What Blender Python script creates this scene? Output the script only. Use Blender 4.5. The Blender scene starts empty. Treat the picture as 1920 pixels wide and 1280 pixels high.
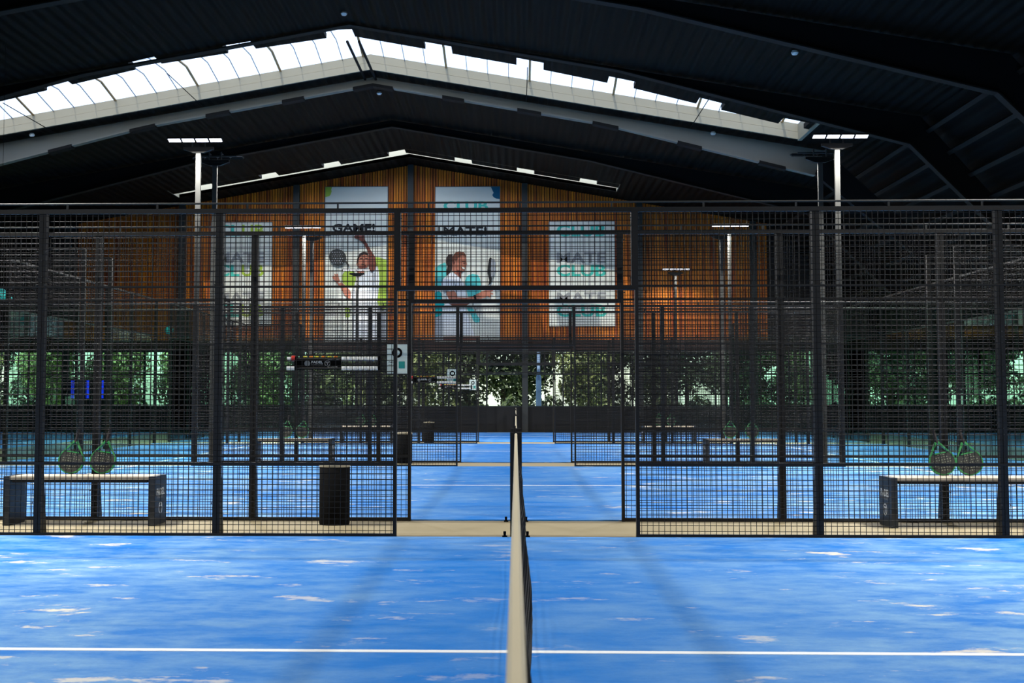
import bpy, math, random
from mathutils import Vector, Matrix

# ------------------------------------------------------------------ camera
F = 2315.0                    # focal length in pixels of the 1920x1280 frame
PX, PY = 903.0, 616.0         # principal point
YAW, PITCH = math.atan(0.0277), math.atan(0.0573)
CH = 1.22                     # camera height
S = bpy.context.scene
C = S.collection
cd = bpy.data.cameras.new('camera')
cam = bpy.data.objects.new('camera', cd)
C.objects.link(cam)
S.camera = cam
cd.sensor_width = 36.0
cd.lens = F / 1920 * 36.0
cd.shift_x = (960 - PX) / 1920
cd.shift_y = (PY - 640) / 1920
cd.clip_start = 0.05
cd.clip_end = 400
cd.dof.use_dof = True
cd.dof.focus_distance = 13.0
cd.dof.aperture_fstop = 8.0
RC = Matrix.Rotation(YAW, 3, 'Z') @ Matrix.Rotation(math.pi / 2 + PITCH, 3, 'X')
cam.matrix_world = Matrix.Translation((0, 0, CH)) @ RC.to_4x4()

# ------------------------------------------------------------------ sky, sun, exposure
w = bpy.data.worlds.new('sky')
S.world = w
w.use_nodes = True
wn = w.node_tree.nodes
bg = wn['Background']
sky = wn.new('ShaderNodeTexSky')
sky.sky_type = 'NISHITA'
sky.sun_disc = False
sky.sun_elevation = math.radians(42)
sky.sun_rotation = math.radians(200)
w.node_tree.links.new(sky.outputs[0], bg.inputs[0])
bg.inputs[1].default_value = 0.5
sl = bpy.data.lights.new('sun', 'SUN')
sl.energy = 7.5
sl.angle = 0.01
sl.color = (1.0, 0.93, 0.8)
so = bpy.data.objects.new('sun', sl)
so.rotation_euler = (math.radians(27), 0, math.radians(-20))
C.objects.link(so)
LAMP_W = 112.0                 # watts of each lamp module group
S.view_settings.view_transform = 'Standard'
S.view_settings.look = 'None'
S.view_settings.gamma = 1
S.view_settings.use_curve_mapping = False
S.view_settings.exposure = 0.0
DAY1, DAY2 = 0.45, 9.5           # brightness of the daylight over the near and far rooflight
random.seed(7)


# ------------------------------------------------------------------ helpers
def srgb(r, g, b):
    def f(c):
        c /= 255
        return c / 12.92 if c < 0.04045 else ((c + 0.055) / 1.055) ** 2.4
    return (f(r), f(g), f(b), 1)


MATS = {}


def mat(name, col, rough=0.6, metal=0.0, spec=0.5, noise=0.0, nscale=6.0, emit=None, estr=0.0):
    if name in MATS:
        return MATS[name]
    m = bpy.data.materials.new(name)
    m.use_nodes = True
    nt = m.node_tree
    b = nt.nodes['Principled BSDF']
    b.inputs['Base Color'].default_value = srgb(*col)
    b.inputs['Roughness'].default_value = rough
    b.inputs['Metallic'].default_value = metal
    b.inputs['Specular IOR Level'].default_value = spec
    if noise > 0:
        tc = nt.nodes.new('ShaderNodeTexCoord')
        n = nt.nodes.new('ShaderNodeTexNoise')
        n.inputs['Scale'].default_value = nscale
        n.inputs['Detail'].default_value = 6
        r = nt.nodes.new('ShaderNodeMix')
        r.data_type = 'RGBA'
        c = srgb(*col)
        r.inputs[6].default_value = tuple(x * (1 - noise) for x in c[:3]) + (1,)
        r.inputs[7].default_value = tuple(min(1, x * (1 + noise)) for x in c[:3]) + (1,)
        nt.links.new(tc.outputs['Object'], n.inputs['Vector'])
        nt.links.new(n.outputs[0], r.inputs[0])
        nt.links.new(r.outputs[2], b.inputs['Base Color'])
    if emit:
        b.inputs['Emission Color'].default_value = srgb(*emit)
        b.inputs['Emission Strength'].default_value = estr
    MATS[name] = m
    return m


class MB:
    """collects faces, builds ONE mesh object"""
    def __init__(self):
        self.v, self.f, self.m = [], [], []

    def face(self, pts, mi=0):
        i = len(self.v)
        self.v += [tuple(p) for p in pts]
        self.f.append(list(range(i, i + len(pts))))
        self.m.append(mi)

    def box(self, x0, x1, y0, y1, z0, z1, mi=0, caps=True):
        i = len(self.v)
        self.v += [(x0, y0, z0), (x1, y0, z0), (x1, y1, z0), (x0, y1, z0),
                   (x0, y0, z1), (x1, y0, z1), (x1, y1, z1), (x0, y1, z1)]
        q = [(0, 3, 2, 1), (4, 5, 6, 7), (0, 1, 5, 4), (1, 2, 6, 5), (2, 3, 7, 6), (3, 0, 4, 7)]
        self.f += [[i + k for k in a] for a in q]
        self.m += [mi] * 6
        return self

    def bar(self, p, q, r, n=6, mi=0, caps=True, r2=None):
        p, q = Vector(p), Vector(q)
        d = (q - p).normalized()
        a = d.orthogonal().normalized()
        b = d.cross(a)
        r2 = r if r2 is None else r2
        i = len(self.v)
        for c, rr in ((p, r), (q, r2)):
            for k in range(n):
                t = 2 * math.pi * (k + 0.5) / n
                self.v.append(tuple(c + a * math.cos(t) * rr + b * math.sin(t) * rr))
        for k in range(n):
            self.f.append([i + k, i + (k + 1) % n, i + n + (k + 1) % n, i + n + k])
            self.m.append(mi)
        if caps:
            self.f.append([i + k for k in range(n)][::-1])
            self.f.append([i + n + k for k in range(n)])
            self.m += [mi, mi]
        return self

    def poly(self, pts):
        """prism: pts in xz, extruded"""
        return self

    def prism(self, pts, y0, y1, mi=0, side=None):
        """pts: list of (x,z); extruded along y"""
        n = len(pts)
        i = len(self.v)
        self.v += [(x, y0, z) for x, z in pts] + [(x, y1, z) for x, z in pts]
        self.f.append([i + k for k in range(n)])
        self.f.append([i + n + k for k in range(n)][::-1])
        self.m += [mi, mi]
        for k in range(n):
            self.f.append([i + k, i + n + k, i + n + (k + 1) % n, i + (k + 1) % n])
            self.m.append(mi if side is None else side)
        return self

    def lathe(self, prof, n=24, mi=0, c=(0, 0)):
        i = len(self.v)
        for r, z in prof:
            for k in range(n):
                t = 2 * math.pi * k / n
                self.v.append((c[0] + r * math.cos(t), c[1] + r * math.sin(t), z))
        for a in range(len(prof) - 1):
            for k in range(n):
                k2 = (k + 1) % n
                self.f.append([i + a * n + k, i + a * n + k2, i + (a + 1) * n + k2, i + (a + 1) * n + k])
                self.m.append(mi)
        return self

    def build(self, name, mats, parent=None, smooth=False):
        me = bpy.data.meshes.new(name)
        me.from_pydata(self.v, [], self.f)
        if not isinstance(mats, (list, tuple)):
            mats = [mats]
        for m in mats:
            me.materials.append(m)
        me.polygons.foreach_set('material_index', self.m)
        if smooth:
            me.polygons.foreach_set('use_smooth', [True] * len(self.f))
        me.update()
        o = bpy.data.objects.new(name, me)
        C.objects.link(o)
        if parent is not None:
            o.parent = parent
        return o


def box(name, m, x0, x1, y0, y1, z0, z1, parent=None):
    return MB().box(x0, x1, y0, y1, z0, z1).build(name, m, parent)


def tag(o, label=None, cat=None, group=None, kind=None):
    if label: o['label'] = label
    if cat: o['category'] = cat
    if group: o['group'] = group
    if kind: o['kind'] = kind
    return o


def thing(name, label, cat, loc=(0, 0, 0), rz=0, group=None):
    o = bpy.data.objects.new(name, None)
    C.objects.link(o)
    o.location = loc
    o.rotation_euler = (0, 0, rz)
    o.empty_display_size = 0.2
    return tag(o, label, cat, group)


def children(o):
    return [c for c in C.objects if c.parent == o]


def copy_tree(o, loc=None, label=None, rz=None, parent=None):
    kids = children(o)
    c = o.copy()
    C.objects.link(c)
    if parent is not None:
        c.parent = parent
    if loc is not None: c.location = loc
    if rz is not None: c.rotation_euler = (0, 0, rz)
    if label: c['label'] = label
    for k in kids:
        copy_tree(k, parent=c)
    return c


def ray(px, py):
    d = RC @ Vector(((px - PX) / F, -(py - PY) / F, -1))
    return d


def wp(px, py, Y):
    d = ray(px, py)
    t = Y / d.y
    return Vector((d.x * t, Y, CH + d.z * t))


def hit(px, py, z0, sx, x0):
    """point of a pixel's ray on the roof plane z = z0 - sx*|x-x0|"""
    d = ray(px, py)
    for s in (1, -1):
        # CH + d.z t = z0 - sx*s*(d.x t - x0)
        t = (z0 + sx * s * x0 - CH) / (d.z + sx * s * d.x)
        x = d.x * t
        if t > 0 and s * (x - x0) >= -1e-6:
            return Vector((x, d.y * t, CH + d.z * t))
    return Vector((0, 30, 10))


def text_mesh(txt, size, bold=0.0, align='CENTER'):
    cu = bpy.data.curves.new('t', 'FONT')
    cu.body = txt
    cu.size = size
    cu.offset = bold
    cu.align_x = align
    cu.resolution_u = 3
    o = bpy.data.objects.new('t', cu)
    C.objects.link(o)
    dg = bpy.context.evaluated_depsgraph_get()
    me = bpy.data.meshes.new_from_object(o.evaluated_get(dg))
    bpy.data.objects.remove(o)
    bpy.data.curves.remove(cu)
    return me


def text(name, txt, size, m, mw, parent=None, bold=0.0, width=None, height=None, align='CENTER'):
    """text in its own xy plane, moved by matrix mw (local to the parent)"""
    me = text_mesh(txt, size, bold, align)
    xs = [v.co.x for v in me.vertices]
    ys = [v.co.y for v in me.vertices]
    fx = width / (max(xs) - min(xs)) if width else 1
    fy = height / (max(ys) - min(ys)) if height else fx
    cx = (max(xs) + min(xs)) / 2
    if width:
        for v in me.vertices:
            v.co.x = (v.co.x - cx) * fx
            v.co.y = (v.co.y - min(ys)) * fy
    me.transform(mw)
    me.materials.clear()
    me.materials.append(m)
    me.name = name
    o = bpy.data.objects.new(name, me)
    C.objects.link(o)
    if parent is not None: o.parent = parent
    return o


def face_cam(x, y, z):
    """text plane facing -Y"""
    return Matrix.Translation((x, y, z)) @ Matrix.Rotation(math.pi / 2, 4, 'X')


# ------------------------------------------------------------------ materials
M_black = mat('black powder coat', (18, 16, 13), 0.55, 0.0, spec=0.3)
M_wire = mat('dark wire', (15, 14, 12), 0.5, 0.0, spec=0.22)
M_frame = mat('black roof steel', (11, 11, 11), 0.7, spec=0.2)
M_purlin = mat('dull purlin steel', (30, 27, 22), 0.7, spec=0.2)
M_steel = mat('light grey steel', (112, 112, 102), 0.5, 0.0, noise=0.06, nscale=2)
M_curb = mat('cream curb sheet', (130, 126, 108), 0.6, noise=0.05, nscale=1)
M_pole = mat('galvanised pole', (54, 54, 51), 0.6, 0.0, spec=0.3)
M_beige = mat('beige concrete', (146, 134, 104), 0.7, noise=0.06, nscale=1.5)
M_tape = mat('cream net tape', (204, 193, 164), 0.8)
M_net = mat('black net cord', (12, 13, 13), 0.8)
M_white = mat('white plastic', (228, 230, 226), 0.4)
M_line = mat('white turf line', (240, 244, 246), 0.8)
M_navy = mat('dark bench panel', (24, 30, 38), 0.5)
M_seat = mat('pale bench seat', (180, 168, 150), 0.6, noise=0.12, nscale=9)
M_green = mat('green racket rim', (28, 128, 58), 0.35)
M_face = mat('dark racket face', (40, 40, 33), 0.5)
M_hole = mat('pale racket dots', (118, 122, 102), 0.6)
M_grip = mat('racket grip', (24, 18, 18), 0.7)
M_bin = mat('black bin', (7, 7, 7), 0.9, spec=0.1)
M_lid = mat('bin rim', (165, 155, 130), 0.5)
M_teal = mat('teal', (50, 225, 215), 0.5)
M_red = mat('red bead', (190, 40, 25), 0.4)
M_orange = mat('orange bead', (225, 130, 40), 0.4)
M_yellow = mat('yellow bead', (215, 205, 60), 0.4)
M_banner = mat('banner fabric', (222, 222, 206), 0.85)
M_led = mat('lamp diffuser', (240, 240, 250), 0.5, emit=(235, 238, 255), estr=5.0)
M_brown = mat('dark brown board', (66, 42, 30), 0.7, noise=0.15, nscale=3)
M_base = mat('black plinth', (12, 11, 10), 0.7)
M_mull = mat('dark green window frame', (22, 32, 30), 0.5)
M_col = mat('dark wall column', (48, 50, 46), 0.6)
M_grass = mat('lawn', (110, 130, 80), 0.9, noise=0.3, nscale=3)


def roof_mat():
    m = mat('black corrugated roof', (12, 10, 6), 0.7, spec=0.1)
    nt = m.node_tree
    tc = nt.nodes.new('ShaderNodeTexCoord')
    wv = nt.nodes.new('ShaderNodeTexWave')
    wv.wave_type = 'BANDS'
    wv.bands_direction = 'X'
    wv.inputs['Scale'].default_value = 1.25
    wv.inputs['Distortion'].default_value = 0
    bp = nt.nodes.new('ShaderNodeBump')
    bp.inputs['Strength'].default_value = 0.9
    bp.inputs['Distance'].default_value = 0.05
    nt.links.new(tc.outputs['Object'], wv.inputs['Vector'])
    nt.links.new(wv.outputs['Fac'], bp.inputs['Height'])
    nt.links.new(bp.outputs[0], nt.nodes['Principled BSDF'].inputs['Normal'])
    return m


def turf_mat():
    m = bpy.data.materials.new('blue sanded turf')
    m.use_nodes = True
    nt = m.node_tree
    N, L = nt.nodes, nt.links
    b = N['Principled BSDF']
    b.inputs['Roughness'].default_value = 0.85
    b.inputs['Specular IOR Level'].default_value = 0.2
    geo = N.new('ShaderNodeNewGeometry')

    def noise(scale, detail, off=0.0, rough=0.6, sy=1.0):
        mp = N.new('ShaderNodeMapping')
        mp.inputs['Location'].default_value = (off, off * 1.7, 0)
        mp.inputs['Scale'].default_value = (1, sy, 1)
        n = N.new('ShaderNodeTexNoise')
        n.inputs['Scale'].default_value = scale
        n.inputs['Detail'].default_value = detail
        n.inputs['Roughness'].default_value = rough
        L.new(geo.outputs['Position'], mp.inputs['Vector'])
        L.new(mp.outputs[0], n.inputs['Vector'])
        return n.outputs[0]

    def ramp(src, a, bb):
        r = N.new('ShaderNodeMapRange')
        r.inputs[1].default_value = a
        r.inputs[2].default_value = bb
        L.new(src, r.inputs[0])
        return r.outputs[0]

    def mth(op, a, bb):
        q = N.new('ShaderNodeMath')
        q.operation = op
        for k, s in enumerate((a, bb)):
            if isinstance(s, (int, float)):
                q.inputs[k].default_value = s
            else:
                L.new(s, q.inputs[k])
        return q.outputs[0]

    def mix(f, a, bb):
        r = N.new('ShaderNodeMix')
        r.data_type = 'RGBA'
        for k, s in ((0, f), (6, a), (7, bb)):
            if isinstance(s, tuple):
                r.inputs[k].default_value = s
            else:
                L.new(s, r.inputs[k])
        return r.outputs[2]
    sep = N.new('ShaderNodeSeparateXYZ')
    L.new(geo.outputs['Position'], sep.inputs[0])
    ax = mth('ABSOLUTE', sep.outputs[0], 0)
    wear = ramp(ax, 0.2, 3.0)                      # sand is swept away beside the net
    n1 = noise(0.55, 4, 3.1)
    n2 = noise(2.3, 10, 7.7, 0.66, 1.7)
    n3 = noise(1.6, 10, 15.4, 0.68, 1.8)
    n4 = noise(60, 3, 1.0, 0.7)
    f1 = mth('MULTIPLY', ramp(n2, 0.40, 0.62), mth('ADD', mth('MULTIPLY', wear, 0.5), 0.18))
    f1 = mth('ADD', f1, mth('MULTIPLY', ramp(n1, 0.42, 0.62), 0.30))
    col = mix(f1, TURF_A, TURF_B)
    f2 = mth('MULTIPLY', ramp(n3, 0.59, 0.65), mth('ADD', mth('MULTIPLY', wear, 0.75), 0.25))
    col = mix(f2, col, srgb(238, 228, 204))
    col = mix(ramp(n4, 0.3, 0.9), col, mix(mth('ADD', 0.15, 0.0), col, srgb(20, 60, 110)))
    L.new(col, b.inputs['Base Color'])
    return m


TURF_A = srgb(6, 116, 206)
TURF_B = srgb(132, 176, 214)


def wood_mat():
    m = bpy.data.materials.new('orange larch battens')
    m.use_nodes = True
    nt = m.node_tree
    N, L = nt.nodes, nt.links
    b = N['Principled BSDF']
    b.inputs['Roughness'].default_value = 0.6
    geo = N.new('ShaderNodeNewGeometry')
    mp = N.new('ShaderNodeMapping')
    mp.inputs['Scale'].default_value = (9.5, 1, 0.25)
    n = N.new('ShaderNodeTexNoise')
    n.inputs['Scale'].default_value = 1.0
    n.inputs['Detail'].default_value = 3
    r = N.new('ShaderNodeValToRGB')
    r.color_ramp.elements[0].position = 0.35
    r.color_ramp.elements[0].color = srgb(150, 58, 8)
    r.color_ramp.elements[1].position = 0.68
    r.color_ramp.elements[1].color = srgb(245, 142, 16)
    L.new(geo.outputs['Position'], mp.inputs['Vector'])
    L.new(mp.outputs[0], n.inputs['Vector'])
    L.new(n.outputs[0], r.inputs[0])
    L.new(r.outputs[0], b.inputs['Base Color'])
    return m


def glass_mat(name, tint, ior=1.45):
    m = bpy.data.materials.new(name)
    m.use_nodes = True
    nt = m.node_tree
    N, L = nt.nodes, nt.links
    N.remove(N['Principled BSDF'])
    out = N['Material Output']
    t = N.new('ShaderNodeBsdfTransparent')
    t.inputs[0].default_value = tint
    g = N.new('ShaderNodeBsdfGlossy')
    g.inputs['Roughness'].default_value = 0.01
    lw = N.new('ShaderNodeLayerWeight')          # Schlick reflectance, the same from both sides
    lw.inputs[0].default_value = 0.5
    pw = N.new('ShaderNodeMath')
    pw.operation = 'POWER'
    pw.inputs[1].default_value = 5.0
    L.new(lw.outputs['Facing'], pw.inputs[0])
    ma = N.new('ShaderNodeMath')
    ma.operation = 'MULTIPLY_ADD'
    ma.inputs[1].default_value = 0.95
    ma.inputs[2].default_value = 0.03
    L.new(pw.outputs[0], ma.inputs[0])
    mx = N.new('ShaderNodeMixShader')
    L.new(ma.outputs[0], mx.inputs[0])
    L.new(t.outputs[0], mx.inputs[1])
    L.new(g.outputs[0], mx.inputs[2])
    L.new(mx.outputs[0], out.inputs[0])
    return m


def translucent_mat():
    m = bpy.data.materials.new('opal skylight sheet')
    m.use_nodes = True
    nt = m.node_tree
    N, L = nt.nodes, nt.links
    N.remove(N['Principled BSDF'])
    t = N.new('ShaderNodeBsdfTranslucent')
    t.inputs[0].default_value = (0.42, 0.45, 0.5, 1)
    tr_ = N.new('ShaderNodeBsdfTransparent')
    tr_.inputs[0].default_value = (0.9, 0.93, 1, 1)
    mx = N.new('ShaderNodeMixShader')
    mx.inputs[0].default_value = 0.5
    L.new(t.outputs[0], mx.inputs[1])
    L.new(tr_.outputs[0], mx.inputs[2])
    L.new(mx.outputs[0], N['Material Output'].inputs[0])
    return m


M_roof = roof_mat()
M_turf = turf_mat()
M_wood = wood_mat()
M_glass = glass_mat('court safety glass', (0.86, 0.955, 0.925, 1))
M_pane = glass_mat('window glass', (0.80, 0.92, 0.88, 1))
M_opal = translucent_mat()

# ------------------------------------------------------------------ places
YF = [11.0, 12.5, 22.5, 24.0, 34.0, 35.5, 45.5]     # fence lines
YW = 46.2                                           # end wall
RX, RZ, RS = -3.9, 10.09, 0.172                     # ridge x, height, roof slope
XL, XR = -17.3, 9.5                                 # roof knees
def roofz(x): return RZ - RS * abs(x - RX)
YB = -6.0
WL, WR = -21.5, 20.5

# ------------------------------------------------------------------ setting
tag(box('floor', M_beige, WL, WR, YB, YW, -0.2, 0.0), kind='structure')
tag(MB().box(-120, 120, YW + 0.3, 160, -0.25, -0.05).build('ground', M_grass), kind='structure')

# roof before the skylight, its edge with the small vent notches
edge_px = [(-60, 205), (0, 190), (300, 120), (602, 72), (672, 70), (1000, 127), (1200, 168), (1440, 228), (1520, 243)]
edge = [hit(a, b, RZ, RS, RX) for a, b in edge_px]
edge = [Vector((-17.3, edge[0].y, 0))] + edge + [Vector((9.5, edge[-1].y + 0.1, 0))]
def edge_y(x):
    for a, b in zip(edge, edge[1:]):
        if a.x <= x <= b.x:
            return a.y + (b.y - a.y) * (x - a.x) / max(1e-6, b.x - a.x)
    return 31.0
Y_SK = 32.75
X_SKL, X_SKR = -15.6, 7.55
notch_c = [-13.4, -11.15, -8.85, -6.6, -4.25, -1.87, 0.36, 2.6, 4.87, 7.05]
xs = sorted(set([XL, XR, RX, X_SKL, X_SKR] + [c + s for c in notch_c for s in (-0.33, 0.33)]))
mb = MB()
T = 0.12
for a, b in zip(xs, xs[1:]):
    m_ = (a + b) / 2
    notched = any(abs(m_ - c) < 0.33 for c in notch_c)
    if a >= X_SKR - 1e-6 or b <= X_SKL + 1e-6:
        ya = yb = Y_SK
        za = zb = None
    else:
        ya, yb = edge_y(a) - (0.62 if notched else 0), edge_y(b) - (0.62 if notched else 0)
    za, zb = roofz(a), roofz(b)
    lo = [(a, YB, za), (b, YB, zb), (b, yb, zb), (a, ya, za)]
    hi = [(x, y, z + T) for x, y, z in lo]
    mb.face(lo[::-1])
    mb.face(hi)
    mb.face([lo[3], lo[2], hi[2], hi[3]])
    mb.face([lo[0], lo[3], hi[3], hi[0]])
    mb.face([lo[1], hi[1], hi[2], lo[2]])
tag(mb.build('ceiling', M_roof), kind='structure')
# roof behind the skylight, with the second opening in front of the end wall
Y2A, Y2B, X2L, X2R = 44.0, 44.75, -12.4, 3.7
mb = MB()
for a, b, ya, yb in ((XL, RX, Y_SK, Y2A - 0.8), (RX, XR, Y_SK, Y2A - 0.8), (XL, X2L, Y2A, Y2B), (X2R, XR, Y2A, Y2B), (XL, RX, Y2B, YW + 0.3), (RX, XR, Y2B, YW + 0.3)):
    lo = [(a, ya, roofz(a)), (b, ya, roofz(b)), (b, yb, roofz(b)), (a, yb, roofz(a))]
    hi = [(x, y, z + T) for x, y, z in lo]
    mb.face(lo[::-1]); mb.face(hi)
    for i in range(4):
        j = (i + 1) % 4
        mb.face([lo[i], lo[j], hi[j], hi[i]])
xs = sorted(set([XL, XR, RX] + [c + q for c in notch_c for q in (-0.31, 0.31)]))
for a, b in zip(xs, xs[1:]):
    nt_ = any(abs((a + b) / 2 - c) < 0.31 for c in notch_c) and X2L < a < X2R
    yb = Y2A - (0.65 if nt_ else 0)
    lo = [(a, Y2A - 0.8, roofz(a)), (b, Y2A - 0.8, roofz(b)), (b, yb, roofz(b)), (a, yb, roofz(a))]
    hi = [(x, y, z + T) for x, y, z in lo]
    mb.face(lo[::-1]); mb.face(hi)
    for i in range(4):
        j = (i + 1) % 4
        mb.face([lo[i], lo[j], hi[j], hi[i]])
tag(mb.build('ceiling', M_roof), kind='structure')
# sloping shoulders and low side roofs
for s, xk, xo, wx in ((1, XR, 13.6, WR), (-1, XL, -21.4, WL)):
    zk = roofz(xk)
    zo = 3.6
    mb = MB()
    mb.face([(xk, YB, zk), (xo, YB, zo), (xo, YW + 0.3, zo), (xk, YW + 0.3, zk)])
    mb.face([(xk, YB, zk + T), (xo, YB, zo + T), (xo, YW + 0.3, zo + T), (xk, YW + 0.3, zk + T)])
    if abs(wx - xo) > 0.5:
        mb.face([(xo, YB, zo), (wx, YB, zo), (wx, YW + 0.3, zo), (xo, YW + 0.3, zo)])
    tag(mb.build('ceiling', M_roof), kind='structure')
    tag(box('wall_right' if s > 0 else 'wall_left', M_base, min(wx, wx + s * 0.2), max(wx, wx + s * 0.2), YB, YW + 0.3, 0, 4.2), kind='structure')
tag(box('wall_front', M_base, WL, WR, YB - 0.2, YB, 0, 10.3), kind='structure')

# skylight: curb with upstand, opal vault
mb = MB()
for a, b in ((X_SKL, RX), (RX, X_SKR)):
    for z0, z1, y in ((0.0, 0.19, Y_SK - 0.05), (0.20, 0.42, Y_SK - 0.03)):
        f = [(a, y, roofz(a) + z0), (b, y, roofz(b) + z0), (b, y, roofz(b) + z1), (a, y, roofz(a) + z1)]
        g = [(p[0], Y_SK + 0.06, p[2]) for p in f]
        mb.face(f); mb.face(g[::-1]); mb.face([f[0], g[0], g[1], f[1]]); mb.face([f[3], f[2], g[2], g[3]])
x = X_SKR
mb.box(x - 0.04, x + 0.06, 30.6, Y_SK, roofz(x) - 0.03, roofz(x) + 0.42)
x = X_SKL
mb.box(x - 0.04, x + 0.06, 29.5, Y_SK, roofz(x) - 0.03, roofz(x) + 0.42)
sk = thing('skylight', 'long white opal rooflight running up to the ridge and down again', 'skylight', (0, 0, 0))
mb.build('curb', M_curb, sk)
mb = MB()
for a, b in ((X_SKL, RX), (RX, X_SKR)):
    q = []
    for x in (a, b):
        q.append([(x, Y_SK, roofz(x) + 0.42), (x, Y_SK - 1.2, roofz(x) + 0.62), (x, 29.2, roofz(x) + 0.50), (x, 28.9, roofz(x) + 0.1)])
    for k in range(3):
        mb.face([q[0][k], q[1][k], q[1][k + 1], q[0][k + 1]])
mb.build('glazing', M_opal, sk)
M_rib = mat('ochre glazing bar', (176, 140, 92), 0.6)
M_ribg = mat('grey glazing bar', (150, 152, 156), 0.6)
k = 0
x = X_SKL + 0.3
while x < X_SKR - 0.1:
    wide = (k % 4 == 0)
    r = MB()
    hw = 0.03 if wide else 0.008
    z = roofz(x)
    pts = [(Y_SK - 0.02, z + 0.38), (Y_SK - 1.2, z + 0.59), (29.25, z + 0.46)]
    for (y0, z0), (y1, z1) in zip(pts, pts[1:]):
        r.face([(x - hw, y0, z0), (x + hw, y0, z0), (x + hw, y1, z1), (x - hw, y1, z1)])
        r.face([(x - hw, y0, z0 + .03), (x + hw, y0, z0 + .03), (x + hw, y1, z1 + .03), (x - hw, y1, z1 + .03)])
        r.face([(x - hw, y0, z0), (x - hw, y1, z1), (x - hw, y1, z1 + .03), (x - hw, y0, z0 + .03)])
        r.face([(x + hw, y0, z0), (x + hw, y1, z1), (x + hw, y1, z1 + .03), (x + hw, y0, z0 + .03)])
    r.build('glazing_bar', M_rib if wide else M_ribg, sk)
    x += 0.56
    k += 1

# second skylight just before the end wall
s2 = thing('skylight', 'far rooflight in front of the wooden end wall, only its cream curb in view', 'skylight', (0, 0, 0))
mb = MB()
for a, b in ((X2L, RX), (RX, X2R)):
    for y0, y1 in ((Y2B, Y2B + 0.05), (Y2A - 0.75, Y2A - 0.7)):
        lo = [(a, y0, roofz(a)+.0), (b, y0, roofz(b)+.0), (b, y1, roofz(b)+.0), (a, y1, roofz(a)+.0)]
        hi = [(x, y, z + 0.36) for x, y, z in lo]
        mb.face(lo[::-1]); mb.face(hi)
        for i in range(4):
            j = (i + 1) % 4
            mb.face([lo[i], lo[j], hi[j], hi[i]])
for x in (X2L, X2R):
    mb.box(x - 0.03, x + 0.03, Y2A - 0.7, Y2B, roofz(x), roofz(x) + 0.36)
mb.build('curb', M_curb, s2)
mb = MB()
for a, b in ((X2L, RX), (RX, X2R)):
    mb.face([(a, Y2A - 0.7, roofz(a) + 0.36), (b, Y2A - 0.7, roofz(b) + 0.36), (b, Y2B, roofz(b) + 0.36), (a, Y2B, roofz(a) + 0.36)])
mb.build('glazing', M_opal, s2)
# daylight over the two rooflights
def daylight(xa, xb, ya, yb, dz, watt, par):
    L_ = math.hypot(xb - xa, roofz(xb) - roofz(xa))
    ld = bpy.data.lights.new('daylight', 'AREA')
    ld.shape = 'RECTANGLE'
    ld.size = L_
    ld.size_y = yb - ya
    ld.energy = watt
    ld.color = (0.86, 0.93, 1.0)
    o = bpy.data.objects.new('daylight', ld)
    C.objects.link(o)
    o.location = ((xa + xb) / 2, (ya + yb) / 2, (roofz(xa) + roofz(xb)) / 2 + dz)
    o.rotation_euler = (0, -math.atan2(roofz(xb) - roofz(xa), xb - xa), 0)
    o.parent = par
for a, b in ((X_SKL, RX), (RX, X_SKR)):
    daylight(a, b, 29.0, Y_SK, 0.75, (b - a) * 3.6 * math.pi * DAY1, sk)
for a, b in ((X2L, RX), (RX, X2R)):
    daylight(a, b, Y2A, Y2B, 0.5, (b - a) * 0.75 * math.pi * DAY2, s2)

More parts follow.
